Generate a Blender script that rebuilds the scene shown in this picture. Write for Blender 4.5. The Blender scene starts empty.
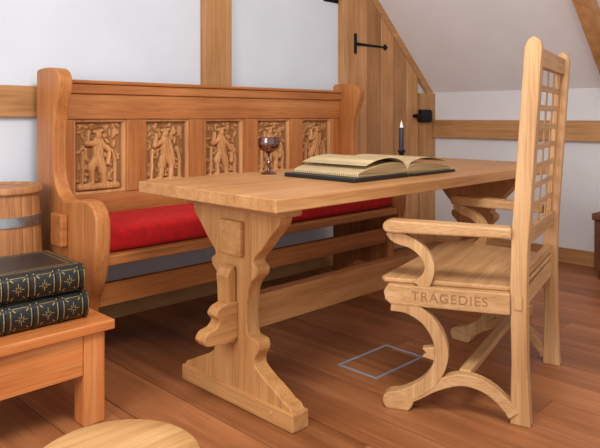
import bpy, bmesh, math, random
from mathutils import Vector, Matrix
random.seed(3)
scene=bpy.context.scene
scene.view_settings.view_transform='Standard'
scene.view_settings.look='None'
scene.view_settings.exposure=0.0
def lin(c):
    r=[]
    for v in c:
        v=v/255.0
        r.append(v/12.92 if v<=0.04045 else ((v+0.055)/1.055)**2.4)
    return (*r,1)
# ---------------- materials
def newmat(name):
    m=bpy.data.materials.new(name); m.use_nodes=True
    return m,m.node_tree.nodes,m.node_tree.links,m.node_tree.nodes['Principled BSDF']
def ramp(N,stops):
    r=N.new('ShaderNodeValToRGB'); e=r.color_ramp.elements
    e[0].position=stops[0][0]; e[0].color=stops[0][1]
    e[1].position=stops[-1][0]; e[1].color=stops[-1][1]
    for p,c in stops[1:-1]:
        k=e.new(p); k.color=c
    return r
def wood(name,dark,mid,light,axis='x',rough=0.38,scale=1.0,island=False,attr=None,spec=0.35,cont=1.0):
    m,N,L,B=newmat(name)
    tc=N.new('ShaderNodeTexCoord'); mp=N.new('ShaderNodeMapping')
    s=[24*scale]*3; s['xyz'.index(axis)]=1.1*scale
    mp.inputs['Scale'].default_value=s
    src=tc.outputs['Object']
    if island:
        g=N.new('ShaderNodeNewGeometry'); 
        add=N.new('ShaderNodeVectorMath'); add.operation='ADD'
        mul=N.new('ShaderNodeMath'); mul.operation='MULTIPLY'; mul.inputs[1].default_value=17.0
        L.new(g.outputs['Random Per Island'],mul.inputs[0])
        L.new(src,add.inputs[0]); L.new(mul.outputs[0],add.inputs[1]); src=add.outputs[0]
    L.new(src,mp.inputs['Vector'])
    n=N.new('ShaderNodeTexNoise'); n.inputs['Scale'].default_value=1.0; n.inputs['Detail'].default_value=6; n.inputs['Roughness'].default_value=0.58; n.inputs['Distortion'].default_value=0.4
    L.new(mp.outputs[0],n.inputs['Vector'])
    r=ramp(N,[(0.22,lin(dark)),(0.5,lin(mid)),(0.78,lin(light))])
    L.new(n.outputs['Fac'],r.inputs['Fac'])
    mp2=N.new('ShaderNodeMapping'); s2=[180*scale]*3; s2['xyz'.index(axis)]=6*scale
    mp2.inputs['Scale'].default_value=s2; L.new(src,mp2.inputs['Vector'])
    n2=N.new('ShaderNodeTexNoise'); n2.inputs['Scale'].default_value=1.0; n2.inputs['Detail'].default_value=3
    L.new(mp2.outputs[0],n2.inputs['Vector'])
    r2=ramp(N,[(0.32,(0.60,0.53,0.46,1)),(0.54,(1,1,1,1))])
    L.new(n2.outputs['Fac'],r2.inputs['Fac'])
    mx=N.new('ShaderNodeMix'); mx.data_type='RGBA'; mx.blend_type='MULTIPLY'; mx.inputs[0].default_value=0.55*cont
    L.new(r.outputs['Color'],mx.inputs[6]); L.new(r2.outputs['Color'],mx.inputs[7])
    out=mx.outputs[2]
    n5=N.new('ShaderNodeTexNoise'); n5.inputs['Scale'].default_value=2.6; n5.inputs['Detail'].default_value=2
    L.new(src,n5.inputs['Vector']); r5=ramp(N,[(0.3,(0.84,0.80,0.76,1)),(0.65,(1.04,1.03,1.02,1))]); L.new(n5.outputs['Fac'],r5.inputs['Fac'])
    m5=N.new('ShaderNodeMix'); m5.data_type='RGBA'; m5.blend_type='MULTIPLY'; m5.inputs[0].default_value=1
    L.new(out,m5.inputs[6]); L.new(r5.outputs['Color'],m5.inputs[7]); out=m5.outputs[2]
    if island:
        r3=ramp(N,[(0.0,(0.76,0.71,0.66,1)),(0.5,(0.97,0.97,0.97,1)),(1.0,(1.16,1.12,1.07,1))])
        L.new(g.outputs['Random Per Island'],r3.inputs['Fac'])
        m3=N.new('ShaderNodeMix'); m3.data_type='RGBA'; m3.blend_type='MULTIPLY'; m3.inputs[0].default_value=1
        L.new(out,m3.inputs[6]); L.new(r3.outputs['Color'],m3.inputs[7]); out=m3.outputs[2]
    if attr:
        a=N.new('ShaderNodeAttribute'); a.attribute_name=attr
        r4=ramp(N,[(0.0,(0.40,0.31,0.23,1)),(0.4,(0.92,0.89,0.85,1)),(1.0,(1.12,1.12,1.1,1))])  # low relief multiplied darker: recess shade painted into the wood colour
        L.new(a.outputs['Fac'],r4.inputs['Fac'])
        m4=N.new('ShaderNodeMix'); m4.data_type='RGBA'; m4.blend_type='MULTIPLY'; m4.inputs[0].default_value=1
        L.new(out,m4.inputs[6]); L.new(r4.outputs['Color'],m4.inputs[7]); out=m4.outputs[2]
    L.new(out,B.inputs['Base Color'])
    B.inputs['Roughness'].default_value=rough
    B.inputs['Specular IOR Level'].default_value=spec
    b=N.new('ShaderNodeBump'); b.inputs['Strength'].default_value=0.15; b.inputs['Distance'].default_value=0.002
    L.new(n2.outputs['Fac'],b.inputs['Height']); L.new(b.outputs[0],B.inputs['Normal'])
    return m
def plain(name,c,rough=0.5,metal=0.0,noise=0.0,nscale=8,bump=0.0,c2=None):
    m,N,L,B=newmat(name)
    B.inputs['Roughness'].default_value=rough; B.inputs['Metallic'].default_value=metal
    n=N.new('ShaderNodeTexNoise'); n.inputs['Scale'].default_value=nscale; n.inputs['Detail'].default_value=4
    tc=N.new('ShaderNodeTexCoord'); L.new(tc.outputs['Object'],n.inputs['Vector'])
    c2=c2 or tuple(max(0,v*(1-noise)) for v in c)
    r=ramp(N,[(0.3,lin(c2)),(0.7,lin(c))]); L.new(n.outputs['Fac'],r.inputs['Fac'])
    L.new(r.outputs['Color'],B.inputs['Base Color'])
    if bump:
        b=N.new('ShaderNodeBump'); b.inputs['Strength'].default_value=bump; b.inputs['Distance'].default_value=0.004
        L.new(n.outputs['Fac'],b.inputs['Height']); L.new(b.outputs[0],B.inputs['Normal'])
    return m
BE=((158,94,46),(186,118,64),(204,142,86))
TB=((168,116,66),(192,138,84),(208,158,104))
CH=((178,132,84),(200,154,104),(216,174,126))
benchx=wood('bench_oak_x',*BE,axis='x',rough=.45); benchz=wood('bench_oak_z',*BE,axis='z',rough=.45)
carved=wood('bench_carved_oak',(176,120,70),(202,148,94),(218,166,112),axis='z',attr='h',rough=0.55)  # recesses darkened by relief height: painted shade along with patina stain
tabx=wood('table_oak_x',*TB,axis='x',rough=0.38)
tabz=wood('table_oak_z',*TB,axis='z',rough=.45); taby=wood('table_oak_y',*TB,axis='y',rough=.45)
chx=wood('chair_oak_x',*CH,axis='x',rough=0.5); chy=wood('chair_oak_y',*CH,axis='y',rough=0.5); chz=wood('chair_oak_z',*CH,axis='z',rough=0.5)
chtext=plain('carved_letter_oak',(160,110,64),0.6,noise=0.15,nscale=30)
floorm=wood('floor_planks',(130,80,46),(164,104,64),(186,128,84),axis='y',rough=0.42,island=True,scale=0.8,cont=.9)
gapm=plain('floor_gap',(50,26,14),0.8)
BM=((166,114,66),(190,140,90),(206,158,110))
beamx=wood('beam_oak_x',*BM,axis='x',rough=0.55)
beamz=wood('beam_oak_z',*BM,axis='z',rough=0.55)
beamy=wood('beam_oak_y',*BM,axis='y',rough=0.55)
doorm=wood('door_oak',(170,118,72),(196,144,96),(210,162,114),axis='z',rough=0.55,island=True)
PN=((184,100,48),(208,130,72),(226,160,104))
pine=wood('pine_varnished',*PN,axis='x',rough=0.22,scale=0.8)
pinez=wood('pine_varnished_z',*PN,axis='z',rough=0.25,scale=0.8)
stoolm=wood('stool_wood',(172,124,70),(198,150,96),(214,174,122),axis='x',rough=0.4,scale=0.8)
barrelm=wood('barrel_oak',(148,94,54),(178,122,76),(198,146,98),axis='z',rough=0.5)
chestm=wood('chest_oak',(84,50,30),(110,68,42),(130,84,54),axis='y',rough=0.5)
plaster=plain('plaster',(216,222,229),0.9,noise=0.03,nscale=3,bump=0.05)
plaster2=plain('plaster_warm',(224,222,222),0.9,noise=0.03,nscale=3,bump=0.05)
plaster3=plain('plaster_roof',(238,235,234),0.9,noise=0.03,nscale=3,bump=0.05)
redm=plain('red_cloth',(196,6,8),0.9,noise=0.15,nscale=30,bump=0.2)
ironm=plain('black_iron',(22,22,24),0.45,0.6,noise=0.3,nscale=60,bump=0.2)
steelm=plain('galvanised_hoop',(165,165,165),0.38,0.9,noise=0.2,nscale=30)
silver=plain('dark_silver',(150,116,112),0.16,1.0,noise=0.25,nscale=20)
winem=plain('red_wine',(70,6,12),0.08)
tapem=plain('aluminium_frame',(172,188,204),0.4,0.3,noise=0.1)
blackl=plain('black_leather',(20,24,24),0.38,noise=0.3,nscale=80,bump=0.3)
goldm=plain('gold_leaf',(182,152,88),0.4,0.5,noise=0.2,nscale=80)
waxm=plain('dark_candle_wax',(38,36,52),0.5,noise=0.1)
wickm=plain('pale_wax_tip',(235,235,235),0.6)
def pagemat():
    m,N,L,B=newmat('printed_pages')
    tc=N.new('ShaderNodeTexCoord'); sep=N.new('ShaderNodeSeparateXYZ'); L.new(tc.outputs['Object'],sep.inputs[0])
    w=N.new('ShaderNodeMath'); w.operation='SINE'; mu=N.new('ShaderNodeMath'); mu.operation='MULTIPLY'; mu.inputs[1].default_value=600
    L.new(sep.outputs['Y'],mu.inputs[0]); L.new(mu.outputs[0],w.inputs[0])
    n=N.new('ShaderNodeTexNoise'); n.inputs['Scale'].default_value=120; L.new(tc.outputs['Object'],n.inputs['Vector'])
    a=N.new('ShaderNodeMath'); a.operation='MULTIPLY'; L.new(w.outputs[0],a.inputs[0]); L.new(n.outputs['Fac'],a.inputs[1])
    r=ramp(N,[(0.05,lin((206,180,136))),(0.42,lin((112,90,62)))]); L.new(a.outputs[0],r.inputs['Fac'])
    s2=N.new('ShaderNodeMath'); s2.operation='SINE'; m2=N.new('ShaderNodeMath'); m2.operation='MULTIPLY'; m2.inputs[1].default_value=42
    L.new(sep.outputs['X'],m2.inputs[0]); L.new(m2.outputs[0],s2.inputs[0])
    g=ramp(N,[(0.0,(0,0,0,1)),(0.12,(1,1,1,1))]); ad=N.new('ShaderNodeMath'); ad.operation='ADD'; ad.inputs[1].default_value=0.82
    L.new(s2.outputs[0],ad.inputs[0]); L.new(ad.outputs[0],g.inputs['Fac'])
    st=N.new('ShaderNodeTexNoise'); st.inputs['Scale'].default_value=9; L.new(tc.outputs['Object'],st.inputs['Vector'])
    rs=ramp(N,[(0.3,lin((190,160,112))),(0.7,lin((216,192,148)))]); L.new(st.outputs['Fac'],rs.inputs['Fac'])
    mx=N.new('ShaderNodeMix'); mx.data_type='RGBA'; L.new(g.outputs['Color'],mx.inputs[0]); L.new(rs.outputs['Color'],mx.inputs[6]); L.new(r.outputs['Color'],mx.inputs[7])
    L.new(mx.outputs[2],B.inputs['Base Color']); B.inputs['Roughness'].default_value=0.7
    return m
def edgemat():
    m,N,L,B=newmat('page_edges')
    tc=N.new('ShaderNodeTexCoord'); mp=N.new('ShaderNodeMapping'); mp.inputs['Scale'].default_value=(2,2,500)
    L.new(tc.outputs['Object'],mp.inputs[0]); n=N.new('ShaderNodeTexNoise'); n.inputs['Scale'].default_value=1
    L.new(mp.outputs[0],n.inputs['Vector']); r=ramp(N,[(0.35,lin((110,82,50))),(0.65,lin((190,160,112)))])
    L.new(n.outputs['Fac'],r.inputs['Fac']); L.new(r.outputs['Color'],B.inputs['Base Color']); B.inputs['Roughness'].default_value=0.7
    return m
pages=pagemat(); pedge=edgemat()
# ---------------- geometry helpers
def empty(name,loc,rz=0):
    e=bpy.data.objects.new(name,None); e.empty_display_size=0.1; e.location=loc; e.rotation_euler=(0,0,rz)
    scene.collection.objects.link(e); return e
def finish(bm,name,mat,parent=None,bev=0.0,smooth=False,local=False,seg=2):
    bmesh.ops.recalc_face_normals(bm,faces=bm.faces)
    me=bpy.data.meshes.new(name); bm.to_mesh(me); bm.free()
    for m in (mat if isinstance(mat,(list,tuple)) else [mat]): me.materials.append(m)
    if smooth:
        for p in me.polygons: p.use_smooth=True
    o=bpy.data.objects.new(name,me); scene.collection.objects.link(o)
    if parent:
        o.parent=parent
        if not local: o.location=-Vector(parent.location)
    if bev:
        b=o.modifiers.new('bevel','BEVEL'); b.width=bev; b.segments=seg; b.limit_method='ANGLE'; b.angle_limit=math.radians(40)
    return o
def addbox(bm,x0,x1,y0,y1,z0,z1,mi=0):
    r=bmesh.ops.create_cube(bm,size=1,matrix=Matrix.Translation(((x0+x1)/2,(y0+y1)/2,(z0+z1)/2))@Matrix.Diagonal((x1-x0,y1-y0,z1-z0,1)))
    for v in r['verts']:
        for f in v.link_faces: f.material_index=mi
def box(name,x0,x1,y0,y1,z0,z1,mat,parent=None,bev=0.004,local=False,seg=2):
    bm=bmesh.new(); addbox(bm,x0,x1,y0,y1,z0,z1); return finish(bm,name,mat,parent,bev,False,local,seg)
def addprism(bm,pts,axis,lo,hi):
    def P(a,b,c): return {'x':(c,a,b),'y':(a,c,b),'z':(a,b,c)}[axis]
    v0=[bm.verts.new(P(a,b,lo)) for a,b in pts]; v1=[bm.verts.new(P(a,b,hi)) for a,b in pts]
    bm.faces.new(v0); bm.faces.new(v1[::-1]); n=len(pts)
    for i in range(n):
        bm.faces.new((v0[i],v0[(i+1)%n],v1[(i+1)%n],v1[i]))
def prism(name,pts,axis,lo,hi,mat,parent=None,bev=0.003,local=False,xf=None):
    bm=bmesh.new(); addprism(bm,pts,axis,lo,hi)
    if xf: bmesh.ops.transform(bm,matrix=xf,verts=bm.verts)
    return finish(bm,name,mat,parent,bev,False,local)
def cr(pts,n=6):
    P=[pts[0]]+list(pts)+[pts[-1]]; out=[]
    for i in range(1,len(P)-2):
        for k in range(n):
            t=k/n; o=[]
            for d in range(len(pts[0])):
                a,b,c,e=P[i-1][d],P[i][d],P[i+1][d],P[i+2][d]
                o.append(0.5*((2*b)+(-a+c)*t+(2*a-5*b+4*c-e)*t*t+(-a+3*b-3*c+e)*t**3))
            out.append(tuple(o))
    out.append(tuple(pts[-1])); return out
def band(pts,n=6):
    c=cr(pts,n); L=[];R=[]
    for i,(a,b,w) in enumerate(c):
        p=c[max(0,i-1)]; q=c[min(len(c)-1,i+1)]
        dx,dy=q[0]-p[0],q[1]-p[1]; l=math.hypot(dx,dy) or 1
        nx,ny=-dy/l,dx/l
        L.append((a+nx*w/2,b+ny*w/2)); R.append((a-nx*w/2,b-ny*w/2))
    return L+R[::-1]
def lathe(name,prof,c,mat,parent=None,seg=40,mod=None,smooth=True):
    bm=bmesh.new(); rings=[]
    for r,z in prof:
        ring=[]
        for i in range(seg):
            a=2*math.pi*i/seg; rr=r*(mod(a,z) if mod else 1)
            ring.append(bm.verts.new((c[0]+rr*math.cos(a),c[1]+rr*math.sin(a),c[2]+z)))
        rings.append(ring)
    for k in range(len(rings)-1):
        for i in range(seg):
            bm.faces.new((rings[k][i],rings[k][(i+1)%seg],rings[k+1][(i+1)%seg],rings[k+1][i]))
    bm.faces.new(rings[0]); bm.faces.new(rings[-1])
    o=finish(bm,name,mat,parent,0,smooth)
    if smooth:
        e=o.modifiers.new('es','EDGE_SPLIT'); e.split_angle=math.radians(38)
    return o
def tube(name,p0,p1,r0,r1,mat,parent,seg=16):
    bm=bmesh.new(); p0=Vector(p0);p1=Vector(p1); d=(p1-p0)
    M=Matrix.Translation((p0+p1)/2)@d.to_track_quat('Z','Y').to_matrix().to_4x4()
    bmesh.ops.create_cone(bm,cap_ends=True,segments=seg,radius1=r0,radius2=r1,depth=d.length,matrix=M)
    return finish(bm,name,mat,parent,0.002)
# ---------------- room
YW=2.9; XK=4.38
def roof(x): return 1.187+0.92*(XK-x)
bm=bmesh.new(); x=-1.6
while x<XK-0.01:
    w=random.uniform(0.15,0.22); x1=min(x+w,XK)
    y=-1.6-random.uniform(0,1.0)
    while y<YW:
        y1=y+random.uniform(1.8,3.2)
        ya=max(y,-1.6); yb=min(y1,YW)
        if yb-ya>0.05: addbox(bm,x+0.0018,x1-0.0018,ya+0.001,yb-0.001,-0.02,0)
        y=y1
    x=x1
addbox(bm,-1.6,XK,-1.6,YW,-0.06,-0.0205,1)
finish(bm,'floor',[floorm,gapm],None,0.0012,seg=1)
XF=XK-(2.6-1.187)/0.92
prism('wall_back',[(-1.6,-0.06),(XK+0.1,-0.06),(XK+0.1,roof(XK)+.05),(XK,roof(XK)+.05),(XF,2.65),(-1.6,2.65)],'y',YW,YW+0.1,plaster,None,0)
box('wall_right',XK,XK+0.1,-1.6,YW,-0.06,roof(XK),plaster2,None,0)
prism('ceiling',[(XK+0.1,roof(XK)),(XK,roof(XK)),(XF,2.6),(-1.6,2.6),(-1.6,2.7),(XF+0.05,2.7),(XK+0.1,roof(XK)+0.1)],'y',-1.6,YW+.1,plaster3,None,0)
box('trim_1',-1.6,3.265,YW-0.03,YW,0.995,1.135,beamx)
box('trim_2',2.117,2.306,YW-0.045,YW,1.136,2.598,beamz)
box('trim_3',3.265,3.385,YW-0.05,YW,0,roof(3.385)-0.005,beamz)
box('trim_4',4.17,XK,YW-0.05,YW,0,roof(XK)-0.01,beamz)
prism('trim_5',[(3.39,roof(3.39)+0.002),(XK-0.003,roof(XK)+0.004),(XK-0.003,roof(XK)-0.075),(3.39,roof(3.39)-0.085)],'y',YW-0.03,YW-0.001,beamx,None,0)
box('trim_6',XK-0.04,XK,-1.6,YW-0.052,0.83,0.97,beamy)
prism('trim_7',[(XK-0.03,roof(XK)-0.02),(XF,2.595),(XF,2.5),(XK-0.03,roof(XK)-0.13)],'y',1.40,1.50,beamx,None,0.003)
box('baseboard_right',XK-0.022,XK,-1.6,YW-0.052,0,0.10,beamy)
box('baseboard_back',-1.6,3.263,YW-0.022,YW,0,0.10,beamx)
bk=empty('iron_wall_bracket',(3.2,YW,1.77))
box('bracket_plate',3.12,3.262,YW-0.008,YW-.0005,1.765,1.80,ironm,bk,0.002)
tube('bracket_arm',(3.19,YW-0.008,1.783),(3.19,YW-0.07,1.783),.007,.007,ironm,bk)
# door
door=empty('door_1',(3.77,YW-0.03,0))
xs=[3.395,3.54,3.70,3.85,4.01,4.165]
bm=bmesh.new()
for a,b in zip(xs[:-1],xs[1:]):
    addprism(bm,[(a+0.002,0.012),(b-0.002,0.012),(b-0.002,roof(b)-0.09),(a+0.002,roof(a)-0.09)],'y',YW-0.034,YW-0.004)
finish(bm,'door_planks',doorm,door,0.004)
def hinge(z,par):
    pts=band([(3.36,z,0.035),(3.45,z,0.022),(3.60,z,0.016),(3.72,z,0.014)],4)
    prism('strap_hinge',pts,'y',YW-0.042,YW-0.034,ironm,par,0.002)
    prism('hinge_tip',[(3.71,z),(3.74,z+0.025),(3.77,z),(3.74,z-0.025)],'y',YW-0.042,YW-0.034,ironm,par,0.002)
    box('hinge_pin',3.375,3.40,YW-0.058,YW-0.036,z-0.07,z+0.07,ironm,par,0.004)
hinge(1.50,door); hinge(0.35,door)
box('rim_lock',4.14,4.27,YW-0.085,YW-0.051,0.95,1.05,ironm,door,0.004)
box('lock_keeper',4.275,4.30,YW-0.075,YW-0.051,0.96,1.04,ironm,door,0.003)
tube('lock_knob',(4.10,YW-0.034,1.0),(4.10,YW-0.09,1.0),0.012,0.02,ironm,door)
# chest at the knee wall (edge of view)
ch=empty('wooden_chest',(4.19,1.2,0))
box('chest_body',4.05,4.34,.90,1.50,0.05,.36,chestm,ch,.005)
box('chest_lid',4.035,4.345,.885,1.512,.361,.405,chestm,ch,.01)
for a in (4.06,4.29):
    for b in (.92,1.44): box('chest_foot',a,a+.04,b,b+.04,0,.05,chestm,ch,.004)
box('chest_lock',4.043,4.0495,1.17,1.23,.28,.34,ironm,ch,.001)
# ---------------- bench (settle)
bench=empty('settle_bench',(2.17,2.55,0))
prof=[(2.81,0),(2.81,1.19)]+cr([(2.80,1.205),(2.70,1.208),(2.62,1.195),(2.585,1.15),(2.60,1.08),(2.63,1.0),(2.64,0.88),(2.635,0.76),(2.60,0.69),(2.53,0.655),(2.42,0.665),(2.33,0.665),(2.28,0.63),(2.262,0.57),(2.268,0.47),(2.285,0.39),(2.31,0.33),(2.345,0.27),(2.36,0.20),(2.36,0.10)],5)+[(2.34,0.03),(2.34,0),(2.47,0),(2.50,0.06),(2.53,0.09),(2.64,0.09),(2.67,0.06),(2.70,0)]
prism('end_panel_left',prof,'x',1.17,1.232,benchz,bench,0.008)
prism('end_panel_right',prof,'x',3.112,3.172,benchz,bench,0.008)
for nm,a,b in (('left',1.14,1.169),('right',3.173,3.20)):
    box('seat_tenon_'+nm,a,b,2.50,2.60,0.47,0.60,benchx,bench,0.005)
X0,X1=1.233,3.111
box('back_top_rail',X0,X1,2.745,2.785,0.985,1.10,benchx,bench,0.004)
box('back_crest',X0,X1,2.735,2.79,1.101,1.145,benchx,bench,0.006)
box('back_cap',X0,X1,2.728,2.80,1.146,1.163,benchx,bench,0.006)
box('back_bottom_rail',X0,X1,2.745,2.785,0.46,0.64,benchx,bench,0.004)
box('back_board',X0,X1,2.787,2.80,0.46,1.14,benchx,bench,0)
pan=[(1.315+i*0.364,1.315+i*0.364+0.262) for i in range(5)]
edges=[X0]+[v for p in pan for v in p]+[X1]
for i in range(0,len(edges),2):
    box('back_stile_%d'%i,edges[i],edges[i+1],2.745,2.785,0.641,0.984,benchz,bench,0.004)
def seg(px,py,ax,ay,bx,by):
    dx,dy=bx-ax,by-ay; t=max(0,min(1,((px-ax)*dx+(py-ay)*dy)/(dx*dx+dy*dy+1e-9)))
    return math.hypot(px-ax-t*dx,py-ay-t*dy)
for k,(a,b) in enumerate(pan):
    rnd=random.Random(k+11)
    lean=rnd.uniform(-.15,.15); ar=[(rnd.uniform(.3,.55),rnd.uniform(-.1,.4)) for _ in range(2)]
    s=rnd.choice((-1,1))
    figs=[((lean,.36),(lean*.5,.05),.21),((lean*.5,0),(-.16*s,-.36),.17),((-.16*s,-.36),(-.22*s,-.72),.11),((lean*.5,0),(.28*s,-.30),.16),((.28*s,-.30),(.24*s,-.72),.10),
          ((-.22*s,-.74),(-.36*s,-.76),.07),((.24*s,-.74),(.38*s,-.76),.07),
          ((lean-.14,.34),(-ar[0][0],ar[0][1]),.09),((lean+.14,.34),(ar[1][0],ar[1][1]),.09),
          ((-ar[0][0],ar[0][1]),(-ar[0][0]+.06,ar[0][1]+.3),.07),((ar[1][0],ar[1][1]),(ar[1][0]-.05,ar[1][1]-.35),.07),
          ((-.72,-.82),(.72,-.82),.10),((-.64,-.78),(-.6,.1),.05),((.64,-.78),(.62,-.1),.05),((.62,-.1),(.5,.15),.05),
          ((lean-.16,.66),(lean+.16,.70),.05)]
    leaves=[(rnd.uniform(-.75,.75),rnd.uniform(-.7,.85),rnd.uniform(0,3.14)) for _ in range(90)]
    def H(u,v):
        if abs(u)>.91 or abs(v)>.93: return 1.0
        if abs(u)>.86 or abs(v)>.89: return 0.1
        h=0.14
        for (lx_,ly_,la) in leaves:
            dx,dy=u-lx_,v-ly_
            if abs(dx)<.13 and abs(dy)<.13:
                p=dx*math.cos(la)+dy*math.sin(la); q=-dx*math.sin(la)+dy*math.cos(la)
                dd=(p/.12)**2+(q/.05)**2
                if dd<1: h=max(h,.2+.32*math.sqrt(1-dd))
        dmin=9
        for (p,q,w) in figs:
            d=seg(u,v,p[0],p[1],q[0],q[1]); dmin=min(dmin,d-w)
        if 0<dmin<.03 : h=0.0
        for (p,q,w) in figs:
            d=seg(u,v,p[0],p[1],q[0],q[1])
            if d<w: h=max(h,.42+.55*math.sqrt(max(0,1-(d/w)**2))-.14*abs(math.sin(22*u+6*v)))
        d=math.hypot((u-lean)/.12,(v-.58)/.12)
        if d<1: h=max(h,.55+.45*math.sqrt(1-d*d))
        return max(0,min(1,h))
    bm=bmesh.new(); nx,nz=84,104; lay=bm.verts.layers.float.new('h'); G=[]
    for j in range(nz+1):
        row=[]
        for i in range(nx+1):
            u=-1+2*i/nx; v=-1+2*j/nz; h=H(u,v)
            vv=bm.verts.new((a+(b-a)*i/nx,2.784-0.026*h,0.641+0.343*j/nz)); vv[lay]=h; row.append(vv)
        G.append(row)
    for j in range(nz):
        for i in range(nx): bm.faces.new((G[j][i],G[j][i+1],G[j+1][i+1],G[j+1][i]))
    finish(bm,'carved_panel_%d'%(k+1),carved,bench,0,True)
box('seat_board',X0,X1,2.285,2.744,0.415,0.455,benchx,bench,0.006)
box('front_stretcher',X0,X1,2.37,2.405,0.235,0.325,benchx,bench,0.004)
bm=bmesh.new()
addbox(bm,X0+.012,X1-.012,2.315,2.725,0.457,0.558)
finish(bm,'red_cushion',redm,bench,0.028,True,seg=5)
# ---------------- table
table=empty('trestle_table',(2.24,1.737,0))
TY0,TY1,TX0,TX1=1.36,2.115,1.262,3.22
ys=[TY0,1.55,1.74,1.93,TY1]
for i in range(4):
    box('top_board_%d'%(i+1),TX0,TX1,ys[i]+0.0004,ys[i+1]-0.0004,0.716,0.757,tabx,table,0.002 if 0<i<3 else 0.003)
half=[(.235,.665),(.225,.64),(.185,.60),(.145,.555),(.112,.525),(.104,.505),(.125,.49),(.122,.465),(.095,.44),(.076,.40),(.068,.33),(.072,.27),(.082,.252),(.122,.245),(.128,.215),(.110,.185),(.113,.16),(.150,.135),(.20,.112),(.25,.085)]
hs=cr(half,3)
def trestle(nm,xa,xb,sgn):
    C=1.737
    pts=[(C+.235,.715)]+[(C+d,z) for d,z in hs]+[(C+.28,.075),(C+.290,.06),(C+.290,0)]
    pts+=[(C-.290,0),(C-.290,.06),(C-.28,.075)]+[(C-d,z) for d,z in hs[::-1]]+[(C-.235,.715)]
    prism('leg_board_'+nm,pts,'x',xa,xb,tabz,table,0.004)
    box('foot_'+nm,xa-.008,xb+.008,C-.302,C+.302,0,.060,taby,table,0.006)
    box('cleat_'+nm,xa-.012,xb+.012,C-.27,C+.27,.675,.7155,taby,table,0.006)
    o=xa-.022 if sgn<0 else xb
    box('boss_'+nm,o,o+.022,C-.06,C+.06,.52,.64,tabx,table,0.006)
    s=sgn; xo=xa if sgn<0 else xb
    tp=[(xo,.36)]+cr([(xo+s*.05,.362),(xo+s*.08,.352),(xo+s*.095,.33),(xo+s*.08,.308),(xo+s*.095,.288),(xo+s*.13,.278),(xo+s*.145,.255),(xo+s*.13,.235)],4)+[(xo+s*.05,.225),(xo,.235)]
    prism('stretcher_tenon_'+nm,tp,'y',C-.026,C+.026,tabx,table,0.004)
    kp=[(xo+s*.006,.22),(xo+s*.03,.22),(xo+s*.038,.42),(xo+s*.042,.45),(xo+s*.03,.475),(xo+s*.012,.485),(xo+s*.006,.46)]
    prism('tenon_key_'+nm,kp,'y',C-.02,C+.045,tabz,table,0.003)
    for yy in (C-.20,C+.20):
        tube('peg_'+nm,(xa-.011,yy,.035),(xb+.011,yy,.035),.007,.007,taby,table,12)
trestle('left',1.410,1.468,-1); trestle('right',3.015,3.073,1)
box('stretcher',1.468,3.015,1.712,1.762,.245,.365,tabx,table,0.005)
# ---------------- open book
ob=empty('open_book',(2.11,1.68,.757))
bm=bmesh.new(); addbox(bm,1.775,2.10,1.495,1.865,.7575,.773); addbox(bm,2.10,2.14,1.50,1.86,.7575,.768); addbox(bm,2.14,2.455,1.495,1.865,.7575,.768)
finish(bm,'leather_covers',blackl,ob,0.003)
lt=cr([(1.815,.776),(1.82,.788),(1.87,.800),(1.95,.812),(2.03,.818),(2.085,.812),(2.115,.79),(2.122,.776)],6)
rt=cr([(2.122,.776),(2.13,.795),(2.17,.806),(2.24,.806),(2.33,.796),(2.40,.786),(2.435,.779),(2.44,.771)],6)
def pageblock(nm,top,zb):
    bm=bmesh.new(); n=len(top); y0,y1=1.512,1.85
    bt0=[bm.verts.new((p[0],y0,p[1])) for p in top]; bt1=[bm.verts.new((p[0],y1,p[1])) for p in top]
    a0=bm.verts.new((top[0][0],y0,zb)); b0=bm.verts.new((top[-1][0],y0,zb)); a1=bm.verts.new((top[0][0],y1,zb)); b1=bm.verts.new((top[-1][0],y1,zb))
    for i in range(n-1):
        f=bm.faces.new((bt0[i],bt0[i+1],bt1[i+1],bt1[i])); f.material_index=0
    for vs in (bt0+[b0,a0],bt1+[b1,a1],[a0,bt0[0],bt1[0],a1],[b0,b1,bt1[-1],bt0[-1]],[a0,b0,b1,a1]):
        f=bm.faces.new(vs); f.material_index=1
    finish(bm,nm,[pages,pedge],ob,0)
pageblock('pages_left',lt,.774); pageblock('pages_right',rt,.769)
for q,curl in enumerate(([(2.12,.79),(2.16,.818),(2.24,.828),(2.33,.824),(2.41,.806)],[(2.12,.79),(2.09,.822),(2.02,.838),(1.93,.832),(1.86,.814)])):
    curl=cr(curl,5)
    prism('lifted_page_%d'%q,curl+[(x,z-.0012) for x,z in curl[::-1]],'y',1.514,1.848,pages,ob,0)
# ---------------- goblet
gc=(1.80,1.985,.757)
gob=empty('silver_goblet',gc)
lathe('goblet_body',[(.033,0),(.034,.004),(.020,.010),(.007,.018),(.005,.03),(.010,.04),(.011,.046),(.005,.055),(.004,.075),(.007,.085),(.016,.092),(.036,.103),(.045,.118),(.046,.135),(.043,.152),(.040,.152),(.042,.135),(.040,.118),(.030,.106),(.005,.100)],gc,silver,gob)
lathe('wine',[(.030,.107),(.0405,.125),(.0415,.140),(.010,.140)],gc,winem,gob)
# ---------------- candlestick
cc=(2.74,1.99,.757)
cs=empty('candlestick',cc)
lathe('candle_base',[(.042,0),(.043,.006),(.022,.014),(.012,.022),(.013,.05),(.020,.055),(.020,.065),(.012,.066)],cc,ironm,cs)
lathe('candle',[(.0125,.062),(.0125,.175),(.010,.182),(.003,.184)],cc,waxm,cs,24)
lathe('candle_tip',[(.009,.181),(.008,.195),(.003,.212),(.0008,.22)],cc,wickm,cs,16)
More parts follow.
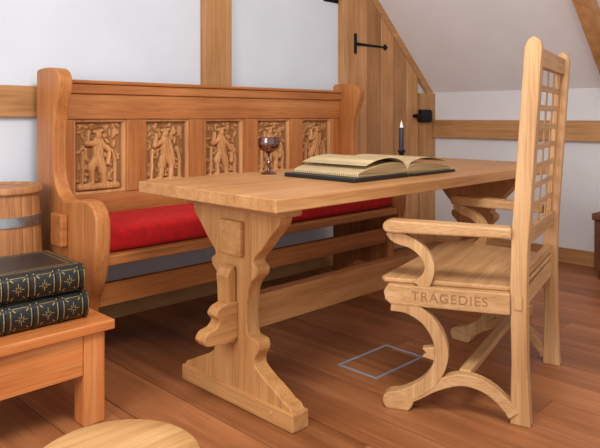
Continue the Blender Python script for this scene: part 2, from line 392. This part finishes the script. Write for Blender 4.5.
# ---------------- chair
A=math.atan2(.154,.596)
chair=empty('wooden_armchair',(2.266,1.038,0),A)
def ln(z): return 0.012-0.055*max(0,(z-.42))/.83
for nm,sx in (('near',-1),('far',1)):
    fr=[(.030,0),(.026,.2),(.030,.45)]+[(ln(z)+.026,z) for z in (.6,.8,1.0,1.15,1.22)]
    bkp=[(ln(z)-.028,z) for z in (1.22,1.15,1.0,.8,.6)]+[(-.022,.45),(-.024,.2),(-.034,0)]
    top=[(ln(1.25)+.018,1.243),(ln(1.25),1.256),(ln(1.25)-.02,1.243)]
    xa,xb=sorted((sx*.318,sx*.275))
    prism('back_stile_'+nm,fr+top+bkp,'x',xa,xb,chz,chair,0.004,True)
    o=Vector((sx*.30,0,0)); d=Vector((sx*.09,.42,0)).normalized(); nr=Vector((sx*d.y,-sx*d.x,0))
    M=Matrix(((d.x,nr.x,0,o.x),(d.y,nr.y,0,o.y),(0,0,1,0),(0,0,0,1)))
    def side(n,pts,lo,hi,mat,bev=0.003): return prism(n+'_'+nm,pts,'y',lo,hi,mat,chair,bev,True,M)
    side('seat_rail',[(.032,.355),(.032,.425),(.43,.425),(.445,.40),(.44,.372),(.42,.355)],-.022,.024,chy,0.005)
    side('arm',[(.028,.605),(.028,.638),(.25,.642),(.42,.645),(.442,.638),(.448,.622),(.44,.606),(.425,.602)],-.030,.036,chy,0.006)
    side('arm_support',band([(.43,.606,.03),(.40,.585,.042),(.345,.565,.036),(.305,.53,.034),(.290,.49,.034),(.298,.455,.038),(.32,.42,.055)],6),-.018,.018,chz)
    side('front_leg',band([(.42,.358,.05),(.36,.35,.045),(.30,.315,.042),(.262,.26,.042),(.250,.205,.044),(.262,.15,.044),(.30,.095,.044),(.36,.055,.044),(.42,.028,.05)],6),-.022,.022,chz)
    side('front_leg_cusp',[(.272,.225),(.315,.215),(.300,.202),(.315,.188),(.272,.178)],-.02,.02,chz)
    side('front_foot',cr([(.36,.0),(.345,.03),(.38,.06),(.42,.058),(.445,.04),(.445,.015),(.435,0)],4),-.024,.024,chy)
    side('side_arch',band([(.40,.030,.05),(.34,.055,.04),(.27,.095,.036),(.20,.122,.038),(.145,.122,.038),(.09,.10,.036),(.045,.062,.036),(.02,.03,.04)],6),-.020,.020,chy)
    e0,e1=sorted((sx*.3185,sx*.3225))
    box('stile_tenon_'+nm,e0,e1,-.010,.016,.375,.415,chz,chair,.001,True)
prism('seat_board',[(-.276,0.0),(.276,0.0),(.30,.035),(.395,.435),(.38,.452),(-.38,.452),(-.395,.435),(-.30,.035)],'z',.4255,.442,chx,chair,0.005,True)
box('front_rail',-.355,.355,.405,.43,.36,.4245,chx,chair,0.004,True)
box('cross_stretcher',-.325,.325,.155,.195,.125,.150,chx,chair,0.005,True)
def bar(nm,xa,xb,za,zb,th,mat):
    bm=bmesh.new(); y0=ln(za); y1=ln(zb)
    v=[bm.verts.new(p) for p in ((xa,y0-th,za),(xb,y0-th,za),(xb,y0+th,za),(xa,y0+th,za),(xa,y1-th,zb),(xb,y1-th,zb),(xb,y1+th,zb),(xa,y1+th,zb))]
    for f in ((0,1,2,3),(4,5,6,7),(0,1,5,4),(1,2,6,5),(2,3,7,6),(3,0,4,7)): bm.faces.new([v[i] for i in f])
    return finish(bm,nm,mat,chair,0.0008,False,True,1)
bar('back_top_rail',-.274,.274,1.165,1.225,.014,chx)
bar('back_mid_rail',-.274,.274,.565,.62,.013,chx)
bar('back_seat_rail',-.274,.274,.36,.42,.014,chx)
bar('back_low_rail',-.274,.274,.455,.485,.011,chx)
nc,nr_=4,8; zz0,zz1=.621,1.164
for i in range(nc+1):
    xc=-.262+i*.524/nc; bar('lattice_upright_%d'%i,xc-.016,xc+.016,zz0,zz1,.0015,chz)
for j in range(1,nr_):
    zc=zz0+(zz1-zz0)*j/nr_; bar('lattice_bar_%d'%j,-.272,.272,zc-.011,zc+.011,.0018,chx)
cu=bpy.data.curves.new('t','FONT'); cu.body='TRAGEDIES'; cu.size=.044; cu.extrude=.0007; cu.align_x='CENTER'; cu.align_y='CENTER'; cu.space_character=1.15
to=bpy.data.objects.new('t',cu); scene.collection.objects.link(to)
dg=bpy.context.evaluated_depsgraph_get(); dg.update()
me=bpy.data.meshes.new_from_object(to.evaluated_get(dg)); bpy.data.objects.remove(to)
d=Vector((-.09,.42,0)).normalized(); nr=Vector((-abs(d.y),-abs(d.x),0))
xax=-d; p=Vector((-.30,0,0))+d*.225+nr*.0243+Vector((0,0,.39))
T=Matrix(((xax.x,0,nr.x,p.x),(xax.y,0,nr.y,p.y),(0,1,0,p.z),(0,0,0,1)))
me.transform(T); me.materials.clear(); me.materials.append(chtext)
to=bpy.data.objects.new('carved_title',me); scene.collection.objects.link(to); to.parent=chair
# ---------------- floor hatch frame
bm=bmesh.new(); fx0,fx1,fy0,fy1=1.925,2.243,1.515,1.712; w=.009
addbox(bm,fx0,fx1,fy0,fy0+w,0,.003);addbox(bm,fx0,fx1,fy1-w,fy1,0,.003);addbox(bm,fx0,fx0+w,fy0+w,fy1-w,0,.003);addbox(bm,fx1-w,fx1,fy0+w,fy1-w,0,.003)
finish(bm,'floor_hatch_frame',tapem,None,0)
# ---------------- low side table
st=empty('low_side_table',(.70,2.16,0))
sx0,sx1,sy0,sy1=.34,1.06,1.92,2.42
for i in range(3):
    a=sy0+(sy1-sy0)*i/3; b=sy0+(sy1-sy0)*(i+1)/3
    box('top_board_%d'%(i+1),sx0,sx1,a+.0004,b-.0004,.30,.332,pine,st,0.004)
for n,(a,b) in {'fr':(.962,1.94),'br':(.962,2.33),'fl':(.37,1.94),'bl':(.37,2.33)}.items():
    box('leg_'+n,a,a+.072,b,b+.072,0,.2995,pinez,st,0.004)
box('apron_front',.443,.961,1.945,1.968,.165,.2995,pine,st,0.003)
box('apron_rear',.443,.961,2.375,2.398,.165,.2995,pine,st,0.003)
box('apron_right',1.008,1.03,2.013,2.329,.165,.2995,pine,st,0.003)
box('apron_left',.375,.397,2.013,2.329,.165,.2995,pine,st,0.003)
# ---------------- closed books
def closed(name,x0,x1,y0,y1,z0,z1,rot):
    c=((x0+x1)/2,(y0+y1)/2,z0); e=empty(name,c,rot)
    lx,ly,h=(x1-x0)/2,(y1-y0)/2,z1-z0
    box('cover_bottom',-lx,lx,-ly+.01,ly,0,.006,blackl,e,0.002,True)
    box('cover_top',-lx,lx,-ly+.01,ly,h-.006,h,blackl,e,0.002,True)
    box('page_block',-lx+.006,lx-.006,-ly+.012,ly-.006,.0062,h-.0062,pedge,e,0,True)
    prof=cr([(-ly+.010,0),(-ly-.006,h*.2),(-ly-.011,h*.5),(-ly-.006,h*.8),(-ly+.010,h)],6)
    prism('spine',[(-ly+.012,0)]+prof+[(-ly+.012,h)],'x',-lx,lx,blackl,e,0.001,True)
    def yat(z):
        for (a,b),(a2,b2) in zip(prof[:-1],prof[1:]):
            if b<=z<=b2: return a+(a2-a)*(z-b)/(b2-b+1e-9)
        return -ly
    n=5
    bmg=bmesh.new()
    def line(xa,za,xb,zb,w):
        k=6; L_=math.hypot(xb-xa,zb-za); nx,nz=-(zb-za)/L_*w/2,(xb-xa)/L_*w/2; rows=[]
        for i in range(k+1):
            t=i/k; x=xa+(xb-xa)*t; z=za+(zb-za)*t
            rows.append([bmg.verts.new((x+nx,yat(z+nz)-.0008,z+nz)),bmg.verts.new((x-nx,yat(z-nz)-.0008,z-nz))])
        for i in range(k): bmg.faces.new((rows[i][0],rows[i][1],rows[i+1][1],rows[i+1][0]))
    for i in range(n+1):
        xc=-lx+.014+(2*lx-.028)*i/n
        s2=[(a-.004,b) for a,b in prof]
        prism('spine_band_%d'%i,[(-ly+.008,0.001)]+s2[1:-1]+[(-ly+.008,h-.001)],'x',xc-.005,xc+.005,blackl,e,0,True)
        for q in (-.010,.010): line(xc+q,h*.06,xc+q,h*.94,.003)
        if i<n:
            w=(2*lx-.028)/n; m=xc+w/2; hw=w/2-.016; z0_,z1_=h*.12,h*.88
            line(m-hw,z0_,m+hw,z0_,.0012); line(m-hw,z1_,m+hw,z1_,.0012)
            c_=h/2; r1=min(hw*.75,h*.27)
            for t in range(8):
                a1=t*math.pi/4; rr=r1 if t%2==0 else r1*.62
                line(m+math.cos(a1)*r1*.22,c_+math.sin(a1)*r1*.22,m+math.cos(a1)*rr,c_+math.sin(a1)*rr,.0022)
            for ux in (-1,1):
                for uz in (-1,1):
                    line(m+ux*hw*.92,c_+uz*h*.34,m+ux*hw*.62,c_+uz*h*.26,.003)
    finish(bmg,'spine_gilding',goldm,e,0,False,True)
    bm=bmesh.new()
    for (a,b,c_,d_) in ((-lx+.01,lx-.01,-ly+.022,-ly+.025),(-lx+.01,lx-.01,ly-.013,ly-.010),(-lx+.01,-lx+.013,-ly+.022,ly-.01),(lx-.013,lx-.01,-ly+.022,ly-.01),
        (-lx+.03,lx-.03,-ly+.042,-ly+.044),(-lx+.03,lx-.03,ly-.032,ly-.030),(lx-.032,lx-.03,-ly+.042,ly-.03)):
        addbox(bm,a,b,c_,d_,h,h+.0006)
    finish(bm,'cover_gilding',goldm,e,0,False,True)
closed('leather_book',.56,1.005,2.0,2.31,.3325,.420,0)
closed('leather_book',.565,.995,2.005,2.31,.4225,.512,math.radians(-1.5))
# ---------------- barrel
bc=(.985,2.69,0)
ba=empty('wooden_barrel',bc)
def stave(a,z):
    k=(a/(2*math.pi)*18)%1.0; return 1-(.018 if (k<.06 or k>.94) else 0)
lathe('staves',[(.130,0),(.140,.1),(.150,.3),(.148,.45),(.142,.58),(.136,.675),(.136,.69)],bc,barrelm,ba,144,stave)
lathe('lid_rim',[(.146,.69),(.150,.695),(.150,.712),(.144,.72),(.125,.72),(.123,.712),(.02,.712)],bc,barrelm,ba,60)
for z,r in ((.565,.146),(.08,.141)):
    lathe('hoop',[(r,z),(r+.0035,z),(r+.0005,z+.038),(r-.003,z+.038)],bc,steelm,ba,60)
# ---------------- round stool
sc=(.621,1.126)
rs=empty('round_stool',(sc[0],sc[1],0))
lathe('seat_disc',[(.155,0),(.163,.006),(.165,.015),(.163,.026),(.156,.031),(.10,.0325),(.02,.033)],(sc[0],sc[1],.310),stoolm,rs,64)
for i in range(3):
    a=math.radians(200+120*i); c,s=math.cos(a),math.sin(a)
    tube('leg_%d'%i,(sc[0]+.15*c,sc[1]+.15*s,.003),(sc[0]+.09*c,sc[1]+.09*s,.311),.015,.019,stoolm,rs)
# ---------------- light
w=bpy.data.worlds.new('World'); scene.world=w; w.use_nodes=True
w.node_tree.nodes['Background'].inputs[0].default_value=(.92,.95,1,1); w.node_tree.nodes['Background'].inputs[1].default_value=1.08
def area(n,loc,tgt,size,e,col):
    l=bpy.data.lights.new(n,'AREA'); l.size=size; l.energy=e; l.color=col
    o=bpy.data.objects.new(n,l); scene.collection.objects.link(o); o.location=loc
    o.rotation_euler=(Vector(tgt)-Vector(loc)).to_track_quat('-Z','Y').to_euler()
area('added_top_fill',(.9,.6,2.5),(2.2,1.9,0.3),0.9,58,(1,.98,.95))  # unseen lamp added to brighten the upward-facing surfaces
area('added_side_fill',(-1.3,1.0,1.6),(3.0,1.8,.9),1.2,42,(.96,.98,1))  # added fill lamp from the left, out of view; no window is modelled
cam=bpy.data.cameras.new('cam'); cam.sensor_width=36; cam.lens=38.4; cam.shift_y=-0.18; cam.clip_start=.02
co=bpy.data.objects.new('camera',cam); scene.collection.objects.link(co); co.location=(0,0,1.0); co.rotation_euler=(math.radians(90),0,math.radians(-45))
scene.camera=co
